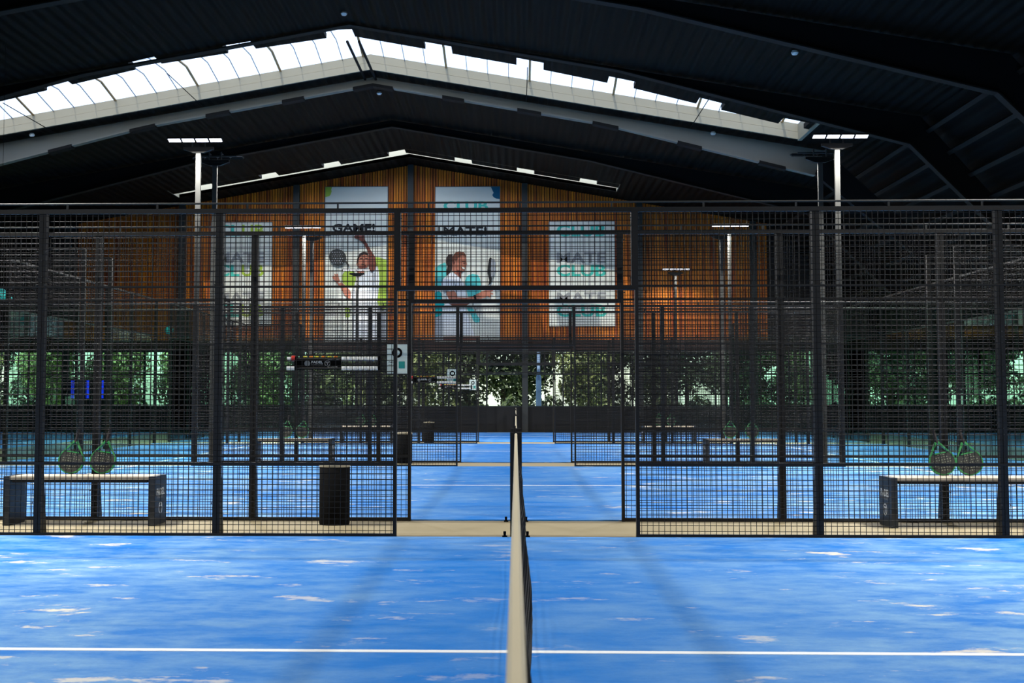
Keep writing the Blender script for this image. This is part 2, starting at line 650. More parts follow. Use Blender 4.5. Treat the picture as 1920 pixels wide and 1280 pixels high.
# ------------------------------------------------------------------ roof frames
def frame(Y, m, label, drop=0.0, plates=False):
    t = thing('roof_frame', label, 'roof beam', (0, Y, 0))
    hw = 13.03
    for s in (-1, 1):
        u = 0.2 if Y == 28.6 else 0
        hw2, z2 = (12.0, 7.289) if m is M_steel else (hw, 7.03)
        pts = [(RX, 9.85 + u), (RX + s * 6.3, 8.72 + u), (RX + s * hw2, z2 + u * 0.5), (RX + s * (hw + 3.75), 3.3), (RX + s * (hw + 3.75), 0.0)]
        top = [(RX, 10.06), (RX + s * 6.3, roofz(RX + 6.3) - 0.03), (RX + s * (hw2 + .27), roofz(RX + hw2 + .27) - 0.03), (RX + s * (hw + 3.95), 3.55), (RX + s * (hw + 3.95), 0.0)]
        mb = MB()
        for i in range(2 if m is M_steel else 4):
            q = [pts[i], pts[i + 1], top[i + 1], top[i]]
            if s < 0: q = q[::-1]
            mb.prism(q, -0.01, 0.01)
        mb.build('web', m, t)
        fl = MB()
        for i in range(2 if m is M_steel else 4):
            (x0, z0), (x1, z1) = pts[i], pts[i + 1]
            dx, dz = x1 - x0, z1 - z0
            l = math.hypot(dx, dz)
            nx, nz = -dz / l * 0.03, dx / l * 0.03
            if nz < 0 or (abs(nz) < 1e-6 and nx * s > 0): nx, nz = -nx, -nz
            fl.prism([(x0, z0), (x1, z1), (x1 - nx, z1 - nz), (x0 - nx, z0 - nz)], -0.11, 0.11)
        if m is M_steel:
            lg = MB()
            for i in (2, 3):
                q = [pts[i], pts[i + 1], top[i + 1], top[i]]
                lg.prism(q if s > 0 else q[::-1], -0.1, 0.1)
            lg.build('leg', M_frame, t)  # black colour stands for the shade the pale beam fades into
        fl.build('flange', m if m is M_steel else M_purlin, t)
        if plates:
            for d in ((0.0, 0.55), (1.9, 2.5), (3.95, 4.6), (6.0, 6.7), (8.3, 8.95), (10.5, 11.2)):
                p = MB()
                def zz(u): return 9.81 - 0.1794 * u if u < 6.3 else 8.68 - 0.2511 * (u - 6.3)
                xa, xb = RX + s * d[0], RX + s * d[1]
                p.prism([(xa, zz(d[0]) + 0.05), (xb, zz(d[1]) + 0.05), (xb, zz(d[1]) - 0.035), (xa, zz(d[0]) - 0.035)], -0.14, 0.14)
                p.build('shadow_plate', M_frame, t)  # dark plate stands in for a purlin shadow across the lit flange
    return t


fr_lab = {18.4: 'black steel roof frame nearest the camera',
          23.4: 'black steel roof frame just before the long rooflight',
          28.6: 'black steel roof frame at the near edge of the long rooflight',
          33.4: 'pale grey steel roof frame right behind the long rooflight',
          38.6: 'black steel roof frame between the pale frame and the end wall frame'}
for Y, lab in fr_lab.items():
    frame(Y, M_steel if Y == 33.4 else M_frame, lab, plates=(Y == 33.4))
# ridge tubes, sag rods
for x in (-4.13, -3.84):
    o = MB().bar((0, 0, 0), (0, 3.6, 0), 0.035, 8).build('ridge_tube', M_frame)
    o.location = (x, 29.8, 10.0 if x < RX - .1 else 10.0)
    tag(o, 'dark steel tube crossing the rooflight at the ridge, ' + ('left one' if x < -4 else 'right one') + ' of the pair', 'roof tube')
for x, lab in ((-12.7, 'far left'), (-8.6, 'left of the ridge'), (0.3, 'right of the ridge'), (4.75, 'far right')):
    o = MB().bar((0, 0, 0), (0, 4.6, 0), 0.012, 6).build('tie_rod', M_frame)
    o.location = (x, 29.9, roofz(x) - 0.02)
    tag(o, 'thin steel tie rod running under the rooflight, ' + lab, 'tie rod')
# purlins under the sloping shoulders
names = ['topmost', 'second from the top', 'third from the top', 'fourth from the top', 'fourth from the bottom', 'third from the bottom', 'second from the bottom', 'lowest']
for k in range(8):
    f = (k + 0.5) / 8
    x = RX + 13.25 + 3.75 * f
    z = 7.72 - 4.1 * f
    o = MB().box(-0.05, 0.05, 0, 40, -0.09, 0.02).build('purlin', M_purlin)
    o.rotation_euler = (0, math.radians(47), 0)
    o.location = (x + .02, 5, z)
    tag(o, 'dull purlin under the sloping right roof shoulder, ' + names[k], 'purlin', 'purlins of the right roof shoulder')
# smoke detectors
for (px, py), lab in (((645, 22), 'near the ridge in front of the rooflight'), ((1490, 95), 'on the dark roof at upper right'),
                      ((60, 250), 'at far left beside the pale frame'), ((1337, 247), 'behind the right part of the rooflight'),
                      ((167, 350), 'far back over the left side'), ((711, 172), 'far back near the ridge')):
    p = hit(px, py, RZ - 0.02, RS, RX)
    o = MB().lathe([(0.0, -0.09), (0.05, -0.085), (0.075, -0.05), (0.075, -0.03), (0.055, -0.025), (0.055, 0.0)], 16).build('smoke_detector', M_white, smooth=True)
    o.location = p
    tag(o, 'small white smoke detector ' + lab, 'smoke detector')

# ------------------------------------------------------------------ end wall
mb = MB()
gx0, gx1 = -17.6, 9.6
prof = [(WL, 3.07), (WR, 3.07), (WR, 4.0), (13.4, 4.0), (gx1, roofz(gx1) + 0.15), (RX, RZ + 0.15), (gx0, roofz(gx0) + 0.15), (-21.4, 4.0), (WL, 4.0)]
mb.prism(prof, YW + 0.05, YW + 0.3)
wall = tag(mb.build('wall_back', M_base), kind='structure')
tag(box('trim_1', M_brown, WL, WR, YW - 0.06, YW + 0.04, 3.07, 3.42), kind='structure')
tag(box('trim_2', M_base, WL, WR, YW - 0.02, YW + 0.3, 0.0, 0.93), kind='structure')
tag(box('trim_3', M_mull, WL, WR, YW - 0.05, YW + 0.3, 0.93, 0.98), kind='structure')
mb = MB()
x = -16.6
while x < 9.3:
    mb.box(x, x + 0.075, YW - 0.03, YW + 0.03, 3.42, roofz(x + .04) - 0.02)
    x += 0.1
tag(mb.build('wall_cladding', M_wood), kind='structure')
colx = [wp(px, 600, YW).x for px in (128, 342, 556, 770, 984, 1199, 1412)]
for k, x in enumerate(colx):
    o = box('wall_column', M_col, -0.11, 0.11, -0.24, 0.0, 0, roofz(x) - 0.05 if -17 < x < 9.3 else 3.5)
    o.location = (x, YW - 0.06, 0)
    tag(o, 'dark steel column on the end wall, %s from the left' % ['first', 'second', 'third', 'fourth', 'fifth', 'sixth', 'seventh'][k], 'column')
bays = [WL] + colx + [13.6, 17.2, WR]
for k, (a, b) in enumerate(zip(bays, bays[1:])):
    wdw = MB()
    n = max(1, round((b - a) / 1.42))
    for i in range(n + 1):
        x = a + (b - a) * i / n
        wdw.box(x - 0.03, x + 0.03, YW + 0.08, YW + 0.16, 0.95, 3.07)
    wdw.box(a, b, YW + 0.08, YW + 0.16, 2.14, 2.2)
    wdw.box(a, b, YW + 0.08, YW + 0.16, 3.0, 3.07)
    o = tag(wdw.build('window_%d' % (k + 1), M_mull), kind='structure')
    MB().face([(a, YW + 0.12, 0.95), (b, YW + 0.12, 0.95), (b, YW + 0.12, 3.07), (a, YW + 0.12, 3.07)])
    p = MB()
    p.face([(a, YW + 0.12, 0.95), (b, YW + 0.12, 0.95), (b, YW + 0.12, 3.07), (a, YW + 0.12, 3.07)])
    p.build('window_pane', M_pane, o)

# ------------------------------------------------------------------ banners on the end wall
def banner(px0, px1, py0, py1, label):
    a, b = wp(px0, py1, YW - 0.1), wp(px1, py0, YW - 0.1)
    t = thing('wall_banner', label, 'banner', ((a.x + b.x) / 2, YW - 0.1, a.z))
    W, H = b.x - a.x, b.z - a.z
    box('banner_sheet', M_banner, -W / 2, W / 2, 0, 0.03, 0, H, t)
    f = MB()
    f.box(-W / 2 - .02, -W / 2, -.01, .04, -.02, H + .02).box(W / 2, W / 2 + .02, -.01, .04, -.02, H + .02)
    f.box(-W / 2, W / 2, -.01, .04, -.02, 0).box(-W / 2, W / 2, -.01, .04, H, H + .02)
    f.build('banner_edge', mat('banner edge', (90, 92, 88), 0.5), t)
    def loc(px, py):
        return ((px - px0) / (px1 - px0) * W - W / 2, (py1 - py) / (py1 - py0) * H)
    return t, loc, W, H


M_gtxt = mat('grey print', (150, 150, 146), 0.85)
M_ttxt = mat('turquoise print', (70, 190, 168), 0.85)
M_ltxt = mat('lime print', (165, 190, 60), 0.85)
M_ktxt = mat('black print', (28, 28, 28), 0.85)
M_lime = mat('lime blob print', (166, 192, 70), 0.85)
M_teal2 = mat('deep teal print', (0, 158, 155), 0.85)
M_teal1 = mat('soft teal print', (92, 196, 188), 0.85)
M_blue2 = mat('petrol print', (10, 90, 120), 0.85)
M_skin = mat('printed skin', (186, 118, 92), 0.85)
M_skin2 = mat('printed shaded skin', (122, 66, 52), 0.85)
M_hair = mat('printed dark hair', (54, 40, 34), 0.85)
M_hair2 = mat('printed brown hair', (112, 66, 46), 0.85)
M_shirt = mat('printed white shirt', (240, 241, 238), 0.85)
M_shade = mat('printed grey cloth', (160, 164, 166), 0.85)
M_rk = mat('printed racket', (62, 64, 62), 0.85)
PR = [M_lime, M_teal1, M_teal2, M_blue2, M_skin, M_skin2, M_hair, M_hair2, M_shirt, M_shade, M_rk, M_ktxt, M_gtxt, M_banner]
LI, T1, T2, B2, SK, S2, HA, H2, SH, GR, RK, KT, GT, BN = range(14)


def club_banner(px0, px1, py0, py1, rows, label, tx, lime=False):
    t, loc, W, H = banner(px0, px1, py0, py1, label)
    for kind, ya, yb in rows:
        x0, z0 = loc(tx[0], yb)
        x1, z1 = loc(tx[1], ya)
        m = M_gtxt if kind == 'MATE' else M_ttxt
        if kind == 'CLUB' and lime:
            for tt, cx, ww, mm in (('CL', 0.25, 0.46, M_ttxt), ('UB', 0.75, 0.46, M_ltxt)):
                text('lettering', tt, 1, mm, face_cam(x0 + (x1 - x0) * cx, -0.004, z0), t, bold=0.03, width=(x1 - x0) * ww, height=z1 - z0)
        else:
            text('lettering', kind, 1, m, face_cam((x0 + x1) / 2, -0.004, z0), t, bold=0.03, width=x1 - x0, height=z1 - z0)


rows = [('CLUB', 421, 443), ('MATE', 473, 493), ('CLUB', 496, 518), ('MATE', 548, 568), ('CLUB', 571, 594)]
club_banner(1030, 1152, 415, 611, rows, 'white banner with turquoise CLUB lettering, right of the two portrait banners', (1044, 1136))
club_banner(394, 510, 417, 610, rows, 'white banner with lime and turquoise CLUB lettering, far left on the wood wall', (404, 497), True)


def art(t, loc, name, shapes, org, sc=5.82):
    if name == 'printed_blob' and len(shapes) > 1:
        for sh in shapes: art(t, loc, name, [sh], org, sc)
        return
    mb = MB()
    for i, (mi, pts) in enumerate(shapes):
        q = []
        for x, y in pts:
            a, b = loc(org[0] + x / sc, org[1] + y / sc)
            q.append((a, -0.003 - 0.0022 * i, b))
        ar = sum(q[k][0] * q[(k + 1) % len(q)][2] - q[(k + 1) % len(q)][0] * q[k][2] for k in range(len(q)))
        if ar < 0: q = q[::-1]
        mb.face(q, mi)
    return mb.build(name, PR, t)


def ell(cx, cy, rx, ry, n=20, rot=0.0):
    o = []
    for k in range(n):
        a = 2 * math.pi * k / n
        x, y = rx * math.cos(a), ry * math.sin(a)
        o.append((cx + x * math.cos(rot) - y * math.sin(rot), cy + x * math.sin(rot) + y * math.cos(rot)))
    return o


t, loc, W, H = banner(608, 727, 350, 640, 'tall white banner printed with a man in a white shirt raising his arm')
art(t, loc, 'printed_blob', [
    (LI, [(645, 305), (700, 305), (760, 325), (790, 340), (790, 850), (760, 890), (720, 880), (690, 800), (690, 500), (660, 420)]),
    (LI, [(330, 455), (400, 445), (470, 500), (475, 540), (440, 570), (430, 625), (350, 625), (310, 590), (295, 540), (300, 495)]),
    (LI, [(330, 860), (380, 850), (385, 950), (360, 970), (335, 950)]),
    (LI, [(105, -465), (180, -465), (170, -440), (175, -415), (165, -385), (150, -365), (105, -355)]),
], (590, 430))
art(t, loc, 'printed_player', [
    (GR, [(700, 850), (790, 870), (795, 1220), (700, 1220)]),
    (SH, [(440, 590), (470, 520), (520, 500), (600, 450), (690, 400), (705, 480), (710, 560), (690, 780), (705, 900), (700, 1215), (430, 1215), (410, 800), (410, 680)]),
    (GR, [(410, 660), (440, 590), (440, 800), (430, 1215), (415, 1215), (405, 800)]),
    (GR, [(640, 480), (665, 470), (650, 700), (620, 900), (640, 700)]),
    (SK, [(460, 455), (545, 440), (540, 480), (480, 528)]),
    (SK, [(460, 330), (490, 290), (540, 268), (590, 290), (592, 380), (570, 420), (520, 432), (480, 425), (462, 400), (455, 380)]),
    (HA, [(455, 385), (463, 320), (490, 265), (535, 243), (575, 255), (592, 290), (540, 275), (495, 295), (475, 340), (463, 380)]),
    (S2, [(520, 400), (560, 392), (570, 420), (520, 432), (480, 425), (470, 405)]),
    (HA, [(495, 318), (520, 310), (524, 318), (498, 326)]),
    (HA, [(548, 312), (578, 318), (576, 326), (548, 320)]),
    (S2, [(528, 335), (545, 340), (546, 368), (524, 366)]),
    (HA, [(508, 378), (550, 378), (545, 386), (512, 386)]),
    (S2, [(425, 80), (440, 68), (462, 62), (458, 42), (480, 30), (505, 32), (530, 52), (545, 80), (545, 110), (580, 170), (620, 240), (660, 300), (678, 380), (664, 440), (628, 470), (595, 440), (585, 360), (592, 280), (560, 200), (520, 140), (480, 115), (435, 98)]),
    (SK, [(470, 50), (500, 45), (520, 70), (500, 90), (470, 85)]),
    (SK, [(195, 500), (215, 512), (210, 485), (225, 488), (236, 505), (240, 482), (255, 490), (265, 540), (280, 575), (330, 610), (380, 660), (397, 690), (392, 765), (370, 760), (330, 720), (290, 650), (245, 590), (215, 555), (190, 535)]),
    (BN, [(258, 575), (290, 560), (296, 575), (264, 592)]),
    (KT, ell(478, 625, 22, 18, 10)),
    (SH, ell(478, 625, 12, 9, 10)),
    (RK, [(330, 360), (345, 350), (380, 395), (365, 405)]),
    (RK, ell(247, 308, 98, 90, 24, 0.5)),
] + [(GR, ell(190 + 26 * i + (j % 2) * 12, 250 + 24 * j, 7, 6, 6)) for j in range(6) for i in range(5)], (590, 430))
x0, z0 = loc(622, 435); x1, z1 = loc(703, 419.5)
text('lettering', 'GAME!', 1, M_ktxt, face_cam((x0 + x1) / 2, -0.004, z0), t, bold=0.035, width=x1 - x0, height=z1 - z0)

t, loc, W, H = banner(816, 937, 350, 640, 'tall white banner printed with a smiling woman in profile holding a racket')
art(t, loc, 'printed_blob', [
    (T1, [(95, 420), (130, 390), (200, 360), (215, 400), (220, 500), (170, 560), (165, 640), (93, 640)]),
    (T2, [(93, 690), (130, 670), (165, 700), (170, 780), (200, 830), (200, 890), (150, 940), (93, 965)]),
    (T1, [(415, 570), (440, 510), (500, 485), (560, 500), (585, 550), (590, 620), (590, 690), (550, 740), (450, 740), (430, 640)]),
    (T1, [(430, 830), (480, 830), (540, 920), (580, 980), (575, 1010), (540, 1025), (510, 1000), (480, 930), (440, 870)]),
    (B2, [(700, -465), (797, -465), (797, -330), (760, -335), (730, -350), (715, -375), (730, -400), (715, -430)]),
], (800, 430))
art(t, loc, 'printed_player', [
    (GR, [(93, 960), (150, 940), (180, 900), (175, 1210), (95, 1210)]),
    (SH, [(170, 840), (240, 800), (420, 820), (430, 900), (470, 1000), (520, 1160), (180, 1160)]),
    (S2, [(180, 1170), (580, 1165), (580, 1215), (180, 1215)]),
    (SH, [(160, 590), (180, 540), (240, 480), (290, 480), (360, 530), (400, 590), (420, 660), (430, 740), (480, 800), (240, 810), (190, 700), (165, 650)]),
    (GR, [(300, 560), (330, 640), (335, 740), (325, 740), (312, 650)]),
    (GR, [(165, 640), (240, 670), (250, 680), (190, 705)]),
    (HA, [(210, 320), (235, 275), (280, 268), (285, 340), (275, 440), (250, 480), (220, 510), (212, 460), (228, 400), (208, 370)]),
    (SK, [(280, 340), (300, 280), (340, 250), (400, 255), (430, 290), (432, 350), (440, 385), (430, 395), (432, 412), (424, 420), (424, 435), (400, 465), (372, 480), (375, 545), (355, 520), (300, 480), (278, 450)]),
    (S2, [(330, 440), (400, 462), (372, 480), (375, 545), (330, 480)]),
    (H2, [(278, 345), (285, 290), (315, 252), (355, 240), (405, 252), (432, 292), (425, 300), (385, 285), (345, 310), (325, 345), (300, 340), (290, 370)]),
    (S2, ell(296, 365, 12, 20, 10)),
    (HA, [(385, 345), (425, 350), (425, 358), (385, 353)]),
    (HA, [(392, 365), (425, 370), (422, 377), (395, 372)]),
    (BN, [(378, 402), (420, 425), (410, 440), (385, 425)]),
    (S2, [(375, 400), (380, 402), (388, 428), (408, 443), (400, 446), (380, 430)]),
    (H2, [(240, 812), (480, 805), (440, 830), (380, 852), (310, 850), (270, 830)]),
    (SK, [(215, 680), (300, 670), (325, 700), (335, 742), (430, 748), (500, 735), (560, 700), (600, 682), (640, 668), (680, 662), (725, 668), (722, 678), (690, 690), (728, 706), (724, 716), (690, 712), (700, 735), (692, 748), (668, 735), (640, 742), (600, 757), (540, 770), (440, 792), (280, 802), (240, 760), (215, 710)]),
    (S2, [(240, 760), (280, 785), (440, 778), (540, 760), (540, 770), (440, 792), (280, 802)]),
    (KT, [(508, 722), (530, 716), (545, 762), (522, 770)]),
    (KT, [(690, 310), (708, 318), (698, 400), (692, 480), (712, 540), (705, 575), (695, 600), (670, 618), (682, 560), (664, 480), (668, 400), (680, 330)]),
    (GR, [(708, 320), (745, 330), (750, 420), (735, 500), (712, 538), (700, 480), (702, 400)]),
], (800, 430))
x0, z0 = loc(831, 442); x1, z1 = loc(913, 425)
text('lettering', 'MATE!', 1, M_ktxt, face_cam((x0 + x1) / 2, -0.004, z0), t, bold=0.035, width=x1 - x0, height=z1 - z0)
x0, z0 = loc(831, 394); x1, z1 = loc(915, 377)
text('lettering', 'CLUB', 1, M_ttxt, face_cam((x0 + x1) / 2, -0.004, z0), t, bold=0.035, width=x1 - x0, height=z1 - z0)

# ------------------------------------------------------------------ courts
court_lab = ['blue sanded court nearest the camera, cut by the net', 'second blue court, behind the first pair of fences',
             'third blue court, behind the second pair of fences', 'fourth blue court, last before the end wall']
Y0S = [1.0, 12.5, 24.0, 35.5]
c0 = thing('court_turf', court_lab[0], 'court', (0, 1.0, 0))
MB().box(-9.99, 9.99, 0.03, 9.97, 0, 0.012).build('turf', M_turf, c0)
MB().box(-6.95, 6.95, 4.972, 5.028, 0.012, 0.0145).build('court_line', M_line, c0)
for x in (-6.95, 6.95):
    MB().box(x - 0.028, x + 0.028, 0, 10, 0.012, 0.0145).build('court_line', M_line, c0)
for y, lab in zip(Y0S[1:], court_lab[1:]):
    copy_tree(c0, (0, y, 0), lab)

for x0, x1, lab in ((-21.4, -12.8, 'blue court surface beyond the beige aisle behind the left glass walls'),
                    (12.8, 20.4, 'blue court surface beyond the beige aisle behind the right glass walls')):
    t = thing('court_turf', lab, 'court', ((x0 + x1) / 2, 12.5, 0))
    w_ = (x1 - x0) / 2
    MB().box(-w_, w_, 0, 32.9, 0, 0.012).build('turf', M_turf, t)
    MB().box(-w_, w_, 27.9, 27.95, 0.012, 0.0145).build('court_line', M_line, t)
    MB().box(-w_, w_, 16.4, 16.45, 0.012, 0.0145).build('court_line', M_line, t)

# nets
def make_net():
    t = thing('court_net', 'black net with cream top tape running away from the camera', 'net', (0, 1.0, 0))
    top = lambda y: 0.88 + 0.04 * ((y - 5) / 5) ** 2
    n = 24
    mb = MB()
    sec = [(-0.0115, 0.0), (0.0115, 0.0), (0.0115, 0.044), (0.006, 0.052), (-0.006, 0.052), (-0.0115, 0.044)]
    for k in range(n):
        ya, yb = 0.05 + 9.9 * k / n, 0.05 + 9.9 * (k + 1) / n
        a = [(x, ya, top(ya) - 0.05 + z) for x, z in sec]
        b = [(x, yb, top(yb) - 0.05 + z) for x, z in sec]
        for i in range(len(sec)):
            j = (i + 1) % len(sec)
            mb.face([a[i], b[i], b[j], a[j]])
    mb.build('net_tape', M_tape, t)
    belly = lambda y, z: 0.06 * math.sin(math.pi * min(1, max(0, z / 0.85))) * (0.75 + 0.25 * math.sin(y * 2.1)) if 0 < y < 10 else 0
    mb = MB()
    r = 0.0018
    y = 0.06
    while y < 9.95:
        zt = top(y) - 0.05
        zs = [0.02 + (zt - 0.02) * i / 5 for i in range(6)]
        for a, b in zip(zs, zs[1:]):
            mb.bar((belly(y, a), y, a), (belly(y, b), y, b), r, 3, caps=False)
        y += 0.042
    for i in range(20):
        f = i / 20
        for k in range(20):
            ya, yb = 0.05 + 9.9 * k / 20, 0.05 + 9.9 * (k + 1) / 20
            za, zb = 0.02 + f * (top(ya) - 0.07), 0.02 + f * (top(yb) - 0.07)
            mb.bar((belly(ya, za), ya, za), (belly(yb, zb), yb, zb), r, 3, caps=False)
    mb.build('net_mesh', M_net, t)
    for y in (0.0, 10.0):
        MB().box(-0.052, 0.052, y - 0.03, y + 0.03, 0.0125, 0.915).build('net_post', M_black, t)
        MB().box(-0.052, 0.052, y - 0.035, y + 0.035, 0.915, 0.93).bar((-0.012, y, 0.93), (-0.012, y, 0.955), 0.012, 8).build('post_cap', M_black, t)
    return t


net = make_net()
net_lab = ['cream taped net standing on the nearest court, running away from the camera', 'net of the second court, seen end on above the near net post',
           'net of the third court, seen end on', 'net of the last court before the end wall']
net['label'] = net_lab[0]
for y, lab in zip(Y0S[1:], net_lab[1:]):
    copy_tree(net, (0, y, 0), lab)
for y, s1 in ((10.96, 'near edge'), (12.44, 'far edge')):
    for x in (-0.1, 0.1):
        o = MB().box(-0.022, 0.022, -0.02, 0.02, 0, 0.012).bar((0, 0, 0.01), (0, 0, 0.05), 0.012, 8).box(-0.012, 0.012, -0.03, 0.005, 0.03, 0.05).build('ground_anchor', M_bin)
        o.location = (x, y, 0.0 if y > 12 or y > 11 else 0.012)
        tag(o, 'small black ground anchor on the %s of the beige walkway, %s of the net' % (s1, 'left' if x < 0 else 'right'), 'anchor')

# ------------------------------------------------------------------ fences
PXS = [1.06, 2.67, 4.28, 5.9]
ZT = 2.93
WIRE = 0.0046


def mesh_panel_mb(x0, x1, z0, z1, p=0.0503):
    mb = MB()
    h = WIRE / 2
    x = math.ceil(x0 / p) * p
    while x < x1:
        mb.box(x - h, x + h, -0.008 - h, -0.008 + h, z0, z1)
        x += p
    z = z0 + p * 0.6
    while z < z1:
        q = h * 1.25
        i = len(mb.v)
        for xx in (x0, x1):
            mb.v += [(xx, -0.004 - q, z), (xx, -0.004, z + q), (xx, -0.004 + q, z), (xx, -0.004, z - q)]
        for k in range(4):
            mb.f.append([i + k, i + (k + 1) % 4, i + 4 + (k + 1) % 4, i + 4 + k])
            mb.m.append(0)
        z += p
    return mb


def make_fence(Y):
    t = thing('court_fence', '', 'fence', (0, Y, 0))
    for s in (-1, 1):
        for a, b in zip(PXS, PXS[1:]):
            x0, x1 = sorted((s * a, s * b))
            mesh_panel_mb(x0, x1, 0.03, ZT).build('mesh_panel', M_wire, t)
        for i, a in enumerate(PXS):
            x = s * a
            mb = MB()
            if i == 0:
                mb.box(min(x, x + s * .03), max(x, x + s * .03), -0.03, 0.03, 0, 2.2)
                mb.box(x - 0.03 + s * 0.0, x + 0.03, -0.03, 0.03, 2.2, ZT)
            else:
                mb.box(x - 0.033, x + 0.033, -0.005, 0.06, 0, ZT if i < 3 else 3.0)
                i0 = len(mb.v)
                if i < 3: mb.v += [(x - .033, 0.06, 0), (x - .033, 0.15, 0), (x - .033, 0.06, 0.55), (x + .033, 0.06, 0), (x + .033, 0.15, 0), (x + .033, 0.06, 0.55)]
                if i < 3: mb.f += [[i0, i0 + 2, i0 + 1], [i0 + 3, i0 + 4, i0 + 5], [i0 + 1, i0 + 2, i0 + 5, i0 + 4], [i0, i0 + 1, i0 + 4, i0 + 3]]
                if i < 3: mb.m += [0] * 4
            mb.build('post', M_black, t)
        x0, x1 = sorted((s * PXS[0], s * 5.9))
        MB().box(x0, x1, -0.02, 0.02, 0.0, 0.035).build('bottom_rail', M_black, t)
        MB().box(x0, x1, -0.018, 0.018, 0.637, 0.66).build('low_rail', M_black, t)
        MB().box(x0, x1, -0.012, 0.012, 2.225, 2.24).build('middle_rail', M_black, t)
        # glass end of the side, 3 m high with steel frame, mesh above the last 2 m
        for a, b in ((5.94, 7.96), (7.98, 10.0)):
            g0, g1 = sorted((s * a, s * b))
            MB().box(g0, g1, -0.006, 0.006, 0.02, 2.98).build('glass_panel', M_glass, t)
        g0, g1 = sorted((s * 7.97, s * 10))
        mesh_panel_mb(g0, g1, 3.0, 4.0).build('mesh_panel', M_wire, t)
        for xx in (7.97, 10.0):
            MB().box(s * xx - 0.035, s * xx + 0.035, -0.035, 0.035, 0, 4.0).build('post', M_black, t)
        MB().box(g0, g1, -0.02, 0.02, 3.98, 4.02).build('top_rail', M_black, t)
    MB().box(-5.9, 5.9, -0.022, 0.022, ZT - 0.035, ZT + 0.005).build('top_rail', M_black, t)
    mb = MB().bar((-10, 0, 2.985), (10, 0, 2.985), 0.009, 8)
    x = -5.7
    while x < 5.8:
        mb.box(x - 0.008, x + 0.008, -0.006, 0.006, ZT, 2.98)
        x += 0.82
    mb.build('top_tube', M_pole, t)
    MB().box(-1.09, 1.09, -0.025, 0.025, 2.195, 2.235).build('gate_header', M_black, t)
    mesh_panel_mb(-1.03, 1.03, 2.235, ZT - 0.03).build('mesh_panel', M_wire, t)
    return t


fl = ['dark wire mesh fence nearest the camera, between the first blue court and the beige walkway',
      'dark wire mesh fence just behind the two near benches', 'dark wire mesh fence on the far side of the second court',
      'dark wire mesh fence behind the second pair of benches', 'dark wire mesh fence on the far side of the third court',
      'dark wire mesh fence behind the third pair of benches', 'dark wire mesh fence right in front of the end wall windows']
f0 = make_fence(YF[0])
f0['label'] = fl[0]
fences = [f0]
for y, lab in zip(YF[1:], fl[1:]):
    fences.append(copy_tree(f0, (0, y, 0), lab))
for f in fences[:2]:                       # clamp bolts, only near enough to be seen on the first two fences
    posts = [c for c in children(f) if c.name.startswith('post')]
    for c in posts:
        vx = [v.co.x for v in c.data.vertices]
        x = (min(vx) + max(vx)) / 2
        if abs(x) > 5: continue
        for z in ((2.84, 2.3) if abs(x) < 1.5 else (2.55, 2.25, 0.3)):
            for q in (-1, 1):
                MB().bar((x + q * 0.038, -0.03, z), (x + q * 0.038, -0.012, z), 0.007, 6).build('bolt', M_pole, c)

# glass back walls of the courts
def make_back():
    t = thing('glass_back_wall', '', 'glass wall', (0, 0, 0))
    for k in range(5):
        MB().box(-0.006, 0.006, 2 * k + 0.01, 2 * k + 1.99, 0.02, 2.98).build('glass_panel', M_glass, t)
    for k in range(1, 5):
        MB().box(-0.03, 0.03, 2 * k - 0.03, 2 * k + 0.03, 0, 4.0).build('post', M_black, t)
    mb = MB()
    y = 0.05
    h = WIRE / 2
    while y < 9.97:
        mb.box(-h, h, y - h, y + h, 3.0, 4.0)
        y += 0.1
    for k in range(20):
        z = 3.02 + k * 0.05
        mb.box(-h, h, 0.04, 9.96, z - h, z + h)
    mb.build('mesh_panel', M_wire, t)
    MB().box(-0.025, 0.025, 0.04, 9.96, 3.98, 4.02).box(-0.02, 0.02, 0.04, 9.96, 2.98, 3.01).build('top_rail', M_black, t)
    return t


bk = make_back()
first = True
for ci, y in enumerate(Y0S):
    for s in (-1, 1):
        lab = 'tall glass back wall at the %s end of the %s court' % ('left' if s < 0 else 'right', ['nearest', 'second', 'third', 'last'][ci])
        if first:
            bk.location = (s * 10.05, y, 0); bk['label'] = lab
            first = False
        else:
            copy_tree(bk, (s * 10.05, y, 0), lab)

